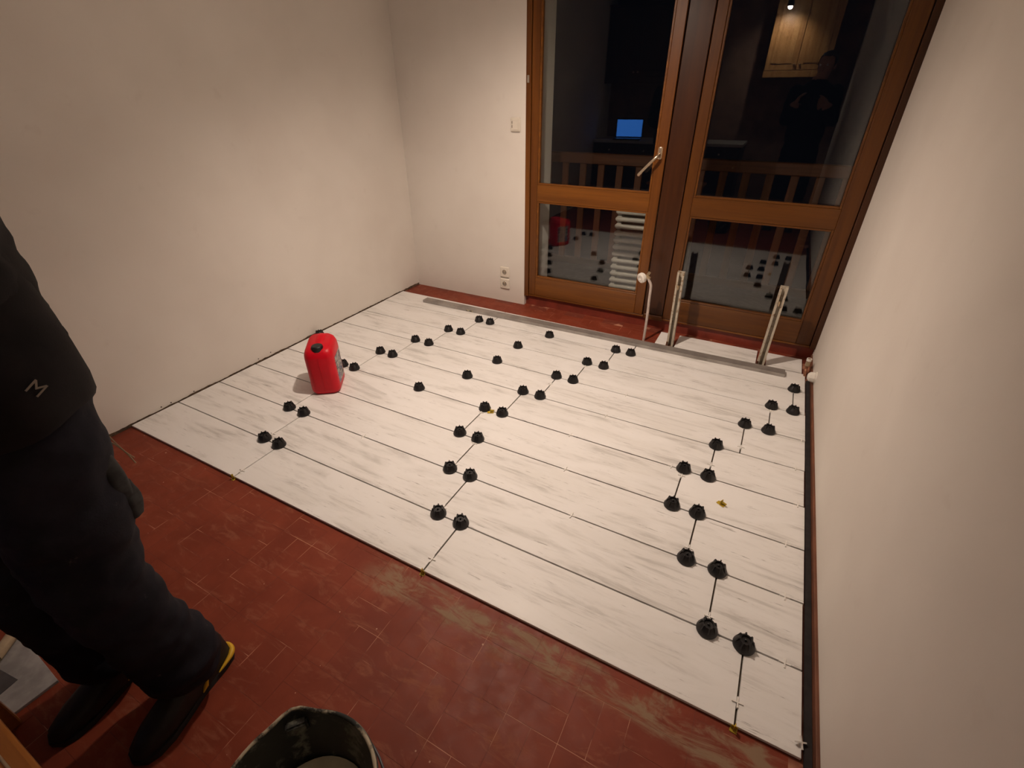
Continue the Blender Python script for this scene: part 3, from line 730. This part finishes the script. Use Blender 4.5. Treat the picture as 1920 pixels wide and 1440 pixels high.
def shoe(parent, heel, toe, yellow_):
    h_, t_ = V(heel), V(toe); d = (t_ - h_); L_ = d.length; d.normalize(); s_ = V((-d.y, d.x, 0))
    def P(u, w_, z): return h_ + d * (u * L_) + s_ * w_ + V((0, 0, z))
    def outline(ex, z):
        out = []
        pr = [(0.0, .0), (.015, .020), (.06, .031), (.2, .034), (.4, .033), (.6, .042), (.75, .047), (.88, .042), (.96, .028), (1.0, .0)]
        for u, w_ in pr: out.append(P(u, w_ + (ex if w_ else 0), z))
        for u, w_ in reversed(pr[1:-1]): out.append(P(u, -w_ - ex, z))
        return out
    z0 = h_.z
    b = new(); ring_loft(b, [outline(-.002, z0), outline(.003, z0 + .004), outline(.003, z0 + .022), outline(.0, z0 + .027)]); so = obj('shoe_sole', b, 'sole', parent, 45)
    b = new(); rings = []
    for z, kx, lo, hi in ((.024, 1.0, 0.005, .99), (.045, 1.0, 0.0, .97), (.062, .93, .0, .88), (.078, .84, .005, .70), (.095, .78, .015, .52), (.115, .80, .02, .42), (.130, .74, .03, .38)):
        pr = [(0.0, .0), (.03, .022), (.10, .031), (.3, .034), (.5, .036), (.7, .042), (.88, .036), (.97, .022), (1.0, .0)]
        ring = [P(lo + (hi - lo) * u, w_ * kx, z0 + z) for u, w_ in pr] + [P(lo + (hi - lo) * u, -w_ * kx, z0 + z) for u, w_ in reversed(pr[1:-1])]; rings.append(ring)
    ring_loft(b, rings); up = obj('shoe', b, 'shoe', parent, 60)
    so.parent = up; so.matrix_parent_inverse = Matrix()
    for k in range(3):
        b = new(); u = .50 + .09 * k; zz = z0 + .088 - .013 * k
        tube(b, [P(u, -.028, zz - .012), P(u, 0, zz + .004), P(u, .028, zz - .012)], .0028, 8, round_ends=True); l_ = obj('lace', b, 'lace', parent, 60); l_.parent = up; l_.matrix_parent_inverse = Matrix()
    if yellow_:
        b = new()   # stripe of coloured midsole wrapping the heel, widest at the outer side
        pr = [(.22, .0375), (.13, .0365), (.06, .033), (.015, .022), (-.006, .0)]
        pts = [P(u, yellow_ * w_, z0 + .030 + .012 * (1 - u * 3)) for u, w_ in pr] + [P(.012, -yellow_ * .020, z0 + .038)]
        tube(b, smooth_path(pts, 4), [.002 + .006 * math.sin(math.pi * min(1, i / 20)) for i in range(21)], 8, round_ends=True); y_ = obj('heel_stripe', b, 'shoe_yellow', parent, 60)
        y_.parent = up; y_.matrix_parent_inverse = Matrix()
        b = new(); tube(b, [P(.40, yellow_ * .036, z0 + .030), P(.36, yellow_ * .036, z0 + .042), P(.33, yellow_ * .0362, z0 + .052)], [.002, .007, .003], 8, round_ends=True); y_ = obj('side_flash', b, 'shoe_yellow', parent, 60)
        y_.parent = up; y_.matrix_parent_inverse = Matrix()
def hair_cap(parent, J):
    hc = V(J['headc']); f = V(J['face']).normalized(); s_ = f.cross(V((0, 0, 1))).normalized(); rot = Matrix((s_, f, V((0, 0, 1)))).transposed()
    b = new(); ball(b, hc + V((0, 0, .036)) - f * .006, (.083, .100, .103), 4, rot)
    kill = [v for v in b.verts if (v.co - hc).dot(f) > .030 - .3 * 0 and (v.co.z - hc.z) < .085 or (v.co.z - hc.z) < -.035]
    bmesh.ops.delete(b, geom=kill, context='VERTS')
    for v in b.verts: v.co += (v.co - hc).normalized() * .006 * noise.noise(v.co * 45)
    bmesh.ops.solidify(b, geom=b.faces[:], thickness=.008); obj('hair', b, 'hair', parent, 60)
    for k in (-1, 1):
        q = new(); ball(q, hc + s_ * .032 * k + f * .082 + V((0, 0, .020)), .011, 2); obj('eye', q, 'white_plastic', parent, True)
# the worker, walking away from the tiles towards the kitchen
JW_ = dict(crotch=(1.045, -.585, .80), pelvis=(1.04, -.585, .89), hem=(1.035, -.583, .95), waist=(1.03, -.585, 1.08), chest=(1.03, -.600, 1.27), upper=(1.03, -.606, 1.40), neck=(1.03, -.620, 1.50),
           headc=(1.03, -.655, 1.615), face=(-.1, -1, 0), shL=(1.215, -.612, 1.40), elL=(1.275, -.640, 1.13), wrL=(1.235, -.850, 1.02), handL=(1.21, -.94, .99), palmL=(-1, -.1, -.3), thumbL=1,
           shR=(.845, -.612, 1.40), elR=(.79, -.650, 1.13), wrR=(.83, -.860, 1.05), handR=(.86, -.95, 1.03), palmR=(1, -.1, -.3), thumbR=-1,
           hipL=(1.125, -.590, .86), kneeL=(1.145, -.635, .47), ankL=(1.160, -.590, .115), hipR=(.955, -.600, .86), kneeR=(.945, -.695, .47), ankR=(.940, -.672, .115))
worker = thing('person', 'worker in dark jacket and work trousers walking on the red floor', 'person', (1.04, -.62, ZR))
obj('body', person_mesh(JW_, 'worker_body'), None, worker); hair_cap(worker, JW_)
shoe(worker, (1.140, -.488, ZR), (1.195, -.785, ZR), 1); shoe(worker, (.930, -.565, ZR), (.965, -.862, ZR), 1)
def pouch(cx, cy, cz, w_, d_, h_, rz, name, mat, tilt=0.0):
    b = new(); mt = Matrix.Translation((cx, cy, cz)) @ Matrix.Rotation(rz, 4, 'Z') @ Matrix.Rotation(tilt, 4, 'X')
    rings = []
    for k in range(7):
        s = k / 6; z = -h_ / 2 + h_ * s; kk = .80 + .25 * math.sin(math.pi * min(1, s * 1.1)) * .8
        rings.append([mt @ V((x, y, z + .006 * noise.noise(V((x * 60, y * 60, s))))) for x, y in rrect(w_ / 2 * kk, d_ / 2 * kk, min(w_, d_) * .3)])
    ring_loft(b, rings); return obj(name, b, mat, worker, 60)
pouch(1.150, -.535, .735, .105, .040, .17, R(14), 'holster_pocket', 'dusty')
pouch(1.158, -.527, .660, .080, .040, .085, R(22), 'tool_pocket', 'dusty', -.10)
pouch(1.112, -.512, .705, .060, .012, .10, R(5), 'cloth_scrap', 'beige')
b = new(); rings = []          # loose hem of the jacket standing off the hips
for z, k, o_ in ((.895, .97, 0), (.908, 1.01, 0), (.945, 1.035, 0), (.99, 1.025, 0), (1.05, 1.0, 0), (1.12, .95, 0), (1.18, .90, 0), (1.16, .86, 0), (.93, .95, 0), (.895, .93, 0), (.895, .97, 0)):
    rings.append([(1.035 + .192 * k * math.cos(2 * math.pi * i / 40) * (1 + .02 * math.sin(7 * 2 * math.pi * i / 40 + z * 9)), -.583 + .140 * k * math.sin(2 * math.pi * i / 40) * (1 + .025 * math.sin(9 * 2 * math.pi * i / 40)), z + .010 * math.sin(3 * 2 * math.pi * i / 40)) for i in range(40)])
ring_loft(b, rings, False, False); obj('jacket_hem', b, 'jacket', worker, 70)
for k, (dx, dz) in enumerate(((0, 0), (.01, .02))):
    b = new(); tube(b, smooth_path([(1.10 + dx, -.478, .76 + dz), (1.09, -.462, .72), (1.095 + dx, -.455, .68 + dz)], 5), .0015, 6); obj('loose_thread', b, 'beige', worker, 60)
tx = bpy.data.curves.new('jacket_letter', 'FONT'); tx.body = 'M'; tx.size = .034; tx.extrude = .0006; tx.align_x = 'CENTER'; tx.align_y = 'CENTER'
to = bpy.data.objects.new('tmp', tx); COL.objects.link(to)
lm = bpy.data.meshes.new_from_object(to.evaluated_get(bpy.context.evaluated_depsgraph_get())); bpy.data.objects.remove(to, do_unlink=True)
LOGO_MESH = lm; lm.name = 'jacket_letter'; lm.materials.append(M['grey_mark'])
# the person taking the picture, standing behind the camera position (seen mirrored in the glass)
dx, dy = 2.345, -1.17
JP = dict(crotch=(dx, dy, .80), pelvis=(dx, dy, .89), hem=(dx, dy, .95), waist=(dx, dy + .01, 1.08), chest=(dx, dy + .015, 1.27), upper=(dx, dy + .01, 1.40), neck=(dx, dy + .02, 1.50),
          headc=(dx + .03, dy + .05, 1.62), face=(-.35, 1, -.1), shL=(dx - .185, dy, 1.40), elL=(dx - .225, dy + .06, 1.13), wrL=(dx - .17, dy + .21, 1.27), handL=(dx - .14, dy + .24, 1.36), palmL=(1, .2, .1), thumbL=1,
          shR=(dx + .185, dy, 1.40), elR=(dx + .215, dy + .06, 1.13), wrR=(dx + .14, dy + .20, 1.26), handR=(dx + .09, dy + .23, 1.35), palmR=(-1, .2, .1), thumbR=-1,
          hipL=(dx - .085, dy, .86), kneeL=(dx - .095, dy + .03, .47), ankL=(dx - .10, dy + .01, .115), hipR=(dx + .085, dy, .86), kneeR=(dx + .095, dy + .03, .47), ankR=(dx + .10, dy + .01, .115))
pho = thing('person', 'person in black clothes taking the photograph, mirrored in the window glass', 'person', (dx, dy, ZR))
obj('body', person_mesh(JP, 'photographer_body'), None, pho); hair_cap(pho, JP)
shoe(pho, (dx - .105, dy - .085, ZR), (dx - .115, dy + .19, ZR), 0); shoe(pho, (dx + .105, dy - .085, ZR), (dx + .115, dy + .19, ZR), 0)

# ------------------------------------------------------------------ things on the red floor beside the worker
e = thing('wooden_bench', 'honey coloured wooden bench with a grooved top beside the worker', 'bench', (1.18, -1.005, ZR))
b = new(); bx(b, -.42, .26, -.145, .145, .435, .462, .006); top = local('bench_top', b, 'bench', e)
b = new(); tube(b, [(-.40, .120, .4625), (.24, .120, .4625)], .0022, 8); g_ = local('edge_groove', b, 'beige', e, 50); g_.parent = top
for sx in (-.37, .21):
    for sy in (-.115, .115):
        b = new(); bx(b, sx - .02, sx + .02, sy - .02, sy + .02, 0, .435, .003); local('leg', b, 'bench', e)
b = new(); bx(b, -.35, .19, -.125, -.105, .36, .43, .002); local('apron', b, 'bench', e)
b = new(); bx(b, -.35, .19, .105, .125, .36, .43, .002); local('apron', b, 'bench', e)
e = thing('tile_offcut', 'tile offcut greyed with painted shade lying on the red floor between the worker and bench', 'tile', (.655, -.845, ZR), R(-3))
b = new(); bx(b, -.13, .135, -.075, .078, 0, .0095, .0008); local('offcut_slab', b, 'shaded_tile', e)
e = thing('cardboard_tube', 'short pale cardboard tube lying on the tile offcut', 'tube', (.548, -.792, ZR + .0098), R(128))
b = new(); lathe(b, [(.016, -.05), (.016, .05), (.0135, .05), (.0135, -.05), (.016, -.05)], 24, Matrix.Translation((0, 0, .016)) @ Matrix.Rotation(R(90), 4, 'Y'), False); local('tube_wall', b, 'beige', e, 40)
e = thing('trowel', 'dark notched trowel lying on the tile offcut', 'trowel', (.60, -.885, ZR + .0098), R(8))
b = new(); bx(b, -.12, .10, -.045, .045, .0, .0016); local('blade', b, 'steel', e)
b = new(); tube(b, smooth_path([(-.06, 0, .002), (-.06, 0, .03), (-.03, 0, .045), (.05, 0, .045)], 4), [.005] * 9 + [.013] * 4, 12, round_ends=True); local('trowel_handle', b, 'soot', e, 50)

# ------------------------------------------------------------------ balcony outside
struct('balcony_floor', box(-.6, 3.2, 2.68, 3.75, -.16, -.04), 'concrete', 'dark concrete balcony floor outside the french window', 'balcony')
e = thing('balcony_railing', 'reddish wooden balcony railing with upright slats outside the glass', 'railing', (1.3, 3.30, -.04))
obj('handrail', box(-.55, 3.15, 3.275, 3.335, .905, .985, .006), 'rail_wood', e)
obj('bottom_rail', box(-.55, 3.15, 3.285, 3.325, .055, .115, .004), 'rail_wood', e)
k = 0; x = 2.02 - .157 * 16
while x < 3.1:
    obj('baluster', box(x - .027, x + .027, 3.292, 3.314, .115, .905, .003), 'baluster_wood', e); x += .157
for x in (-.53, 3.13): obj('railing_post', box(x - .04, x + .04, 3.27, 3.34, -.04, 1.02, .005), 'baluster_wood', e)
e = thing('column_radiator', 'white ribbed radiator standing on end on the balcony behind the glass', 'radiator', (1.47, 2.86, -.04), R(4))
for k in range(14):
    b = new(); z = .028 + .0515 * k
    tube(b, [(-.225, -.055, z), (.225, -.055, z)], .0165, 12, round_ends=True); tube(b, [(-.225, .055, z), (.225, .055, z)], .0165, 12, round_ends=True)
    bx(b, -.232, -.196, -.055, .055, z - .023, z + .023, .006); bx(b, .196, .232, -.055, .055, z - .023, z + .023, .006); bx(b, -.20, .20, -.055, .055, z - .005, z + .005)
    local('radiator_section', b, 'radiator', e, 40)
e = thing('rag', 'crumpled pale rag on top of the radiator outside', 'rag', (1.47, 2.86, .70), .3)
b = new(); bmesh.ops.create_grid(b, x_segments=26, y_segments=18, size=1.0, matrix=Matrix.Diagonal((.13, .075, 1, 1)))
for v in b.verts: v.co.z = .030 + .05 * max(0, noise.noise(V((v.co.x * 14, v.co.y * 16, 1.3)))) + .03 * noise.noise(V((v.co.x * 30, v.co.y * 34, 4)))* .6 - .9 * max(0, abs(v.co.x) - .105)
bmesh.ops.solidify(b, geom=b.faces[:], thickness=.004)
zmin = min(v.co.z for v in b.verts)
for v in b.verts: v.co.z -= zmin
local('rag_cloth', b, 'cloth', e, True)

# ------------------------------------------------------------------ kitchen end of the room, mirrored in the glass
def base_unit(x0, x1, label):
    e = thing('base_cabinet', label, 'cabinet', ((x0 + x1) / 2, -2.15, ZR))
    hw = (x1 - x0) / 2 - .001
    local('carcass', box(-hw, hw, -.298, .28, .09, .80), 'dark_wood', e); local('plinth', box(-hw, hw, -.29, .23, 0, .09), 'soot', e)
    d = local('cabinet_door', box(-hw + .003, hw - .003, .281, .300, .095, .62, .003), 'dark_wood', e); pn = local('door_panel', box(-hw + .06, hw - .06, .300, .306, .15, .56, .004), 'dark_wood', d)
    q = new(); ball(q, (hw - .04, .316, .56), .013, 2); local('knob', q, 'brass', d, True)
    d = local('drawer', box(-hw + .003, hw - .003, .281, .300, .63, .795, .003), 'dark_wood', e)
    q = new(); ball(q, (0, .316, .71), .013, 2); local('knob', q, 'brass', d, True)
for x0, x1, lb in ((-.32, .18, 'dark wooden base cabinet under the laptop'), (.18, .68, 'dark wooden base cabinet second from the laptop corner'), (.68, 1.18, 'dark wooden base cabinet third from the laptop corner'), (1.18, 1.68, 'dark wooden base cabinet at the open end of the worktop')):
    base_unit(x0, x1, lb)
wt = new(); bx(wt, -.322, 1.70, -2.448, -1.83, ZR + .80, ZR + .838, .004); tag(obj('worktop', wt, 'worktop'), 'pale worktop running along the kitchen base cabinets', 'worktop')
def wall_unit(x0, x1, z0, z1, mat, label, nm='wall_cabinet'):
    e = thing(nm, label, 'cabinet', ((x0 + x1) / 2, -2.28, z0)); hw = (x1 - x0) / 2 - .001; H = z1 - z0
    local('carcass', box(-hw, hw, -.169, .15, 0, H), mat + '', e)
    for k, (a, b_) in enumerate(((-hw, 0), (0, hw))):
        d = local('cabinet_door', box(a + .003, b_ - .003, .151, .172, .004, H - .004, .004), mat, e)
        local('door_panel', box(a + .06, b_ - .06, .172, .180, .07, H - .07, .006), mat, d)
        q = new(); ball(q, ((b_ if k == 0 else a) + (-.03 if k == 0 else .03), .184, .06), .013, 2); local('knob', q, 'brass', d, True)
    local('cornice', box(-hw, hw, -.169, .19, H, H + .03, .006), mat, e); local('light_rail', box(-hw, hw, .12, .172, -.07, 0, .003), mat, e)
wall_unit(-.32, .56, 1.58, 2.36, 'dark_wood', 'dark wall cabinet above the laptop')
wall_unit(1.72, 2.42, 1.62, 2.34, 'pine_v', 'pine wall cabinet lit by the kitchen spotlight')
e = thing('laptop', 'open laptop with a blue screen on the kitchen worktop', 'laptop', (.13, -2.05, ZR + .8382), R(-8))
local('keyboard_base', box(-.19, .19, -.02, .22, 0, .018, .004), 'laptop', e)
lid = local('screen_lid', box(-.19, .19, -.040, -.028, .012, .262, .004), 'laptop', e)
sc_ = local('display', box(-.178, .178, -.0282, -.0272, .03, .245), 'screen', e); sc_.parent = lid
e = thing('spotlight', 'bright kitchen spotlight under the ceiling in front of the pine cabinet', 'lamp', SPOT_POS)
q = new(); lathe(q, [(0, .283), (.03, .283), (.03, .271), (.006, .269), (.006, .05), (0, .05)], 20); local('ceiling_stem', q, 'steel', e, 40)
tilt = Matrix.Rotation(R(-12), 4, 'X')
q = new(); lathe(q, [(.012, .06), (.03, .045), (.036, 0), (.033, 0), (.027, .04), (.011, .05)], 24, tilt, False); local('lamp_housing', q, 'steel', e, 40)
q = new(); ball(q, (0, 0, -.004), (.024, .024, .026), 3); local('bulb', q, 'spot_glow', e, True)
ld = bpy.data.lights.new('spot_light', 'SPOT'); ld.energy = SPOT_W; ld.color = SPOT_COL; ld.spot_size = R(120); ld.spot_blend = .8; ld.shadow_soft_size = .02
lo = bpy.data.objects.new('spot_light', ld); COL.objects.link(lo); lo.parent = e; lo.location = (0, -.02, -.034); lo.rotation_euler = (R(-35), 0, 0)

# ------------------------------------------------------------------ pendant lamp of this room
e = thing('pendant_lamp', 'pendant lamp with an open cone shade hanging over the white tiles', 'lamp', LAMP_POS)
hz = ZC - LAMP_POS[2]
q = new(); lathe(q, [(0, hz), (.045, hz), (.045, hz - .012), (.010, hz - .035), (0, hz - .035)], 28); local('ceiling_rose', q, 'white_plastic', e, 40)
q = new(); tube(q, [(0, 0, hz - .02), (0, 0, .075)], .003, 8); local('flex', q, 'white_plastic', e, 60)
q = new(); lathe(q, [(0, .085), (.016, .085), (.018, .04), (.014, .034), (0, .034)], 20); local('bulb_holder', q, 'white_plastic', e, 40)
q = new(); lathe(q, [(.060, .080), (.150, -.035), (.148, -.036), (.057, .080), (.060, .080)], 40, None, False)
for k in range(3):
    a = 2.1 * k; tube(q, [(.015 * math.cos(a), .015 * math.sin(a), .070), (.060 * math.cos(a), .060 * math.sin(a), .078)], .0015, 6)
local('lamp_shade', q, 'white_plastic', e, 50)
q = new(); ball(q, (0, 0, .012), (.028, .028, .030), 3); local('bulb', q, 'lamp_glow', e, True)
def lamp_light(nm, W, z, cone, d, size):
    ld = bpy.data.lights.new(nm, 'SPOT'); ld.energy = W; ld.color = LAMP_COL; ld.spot_size = R(cone); ld.spot_blend = 1.0; ld.shadow_soft_size = size
    lo = bpy.data.objects.new(nm, ld); COL.objects.link(lo); lo.parent = e; lo.location = (0, 0, z); lo.rotation_euler = V(d).to_track_quat('-Z', 'Y').to_euler()
lamp_light('bulb_light_down', LAMP_W, -.040, LAMP_CONE, (LAMP_TILT[0], LAMP_TILT[1], -1), .03)
lamp_light('added_fill_up', FILL_UP_W, .092, 150, (0, 0, 1), .03)  # added fill light, bounced off the ceiling to lift the ambient level

# letter on the worker's jacket pocket
o = obj('jacket_letter', LOGO_MESH, None, worker); o.matrix_parent_inverse = Matrix()
nrm = V((1, .10, .05)).normalized(); q_ = nrm.to_track_quat('Z', 'Y').to_matrix()
o.matrix_parent_inverse = world_of(worker).inverted(); o.location = (1.232, -.565, .985); o.rotation_euler = (q_ @ Matrix.Rotation(R(-62), 3, 'Z')).to_euler()
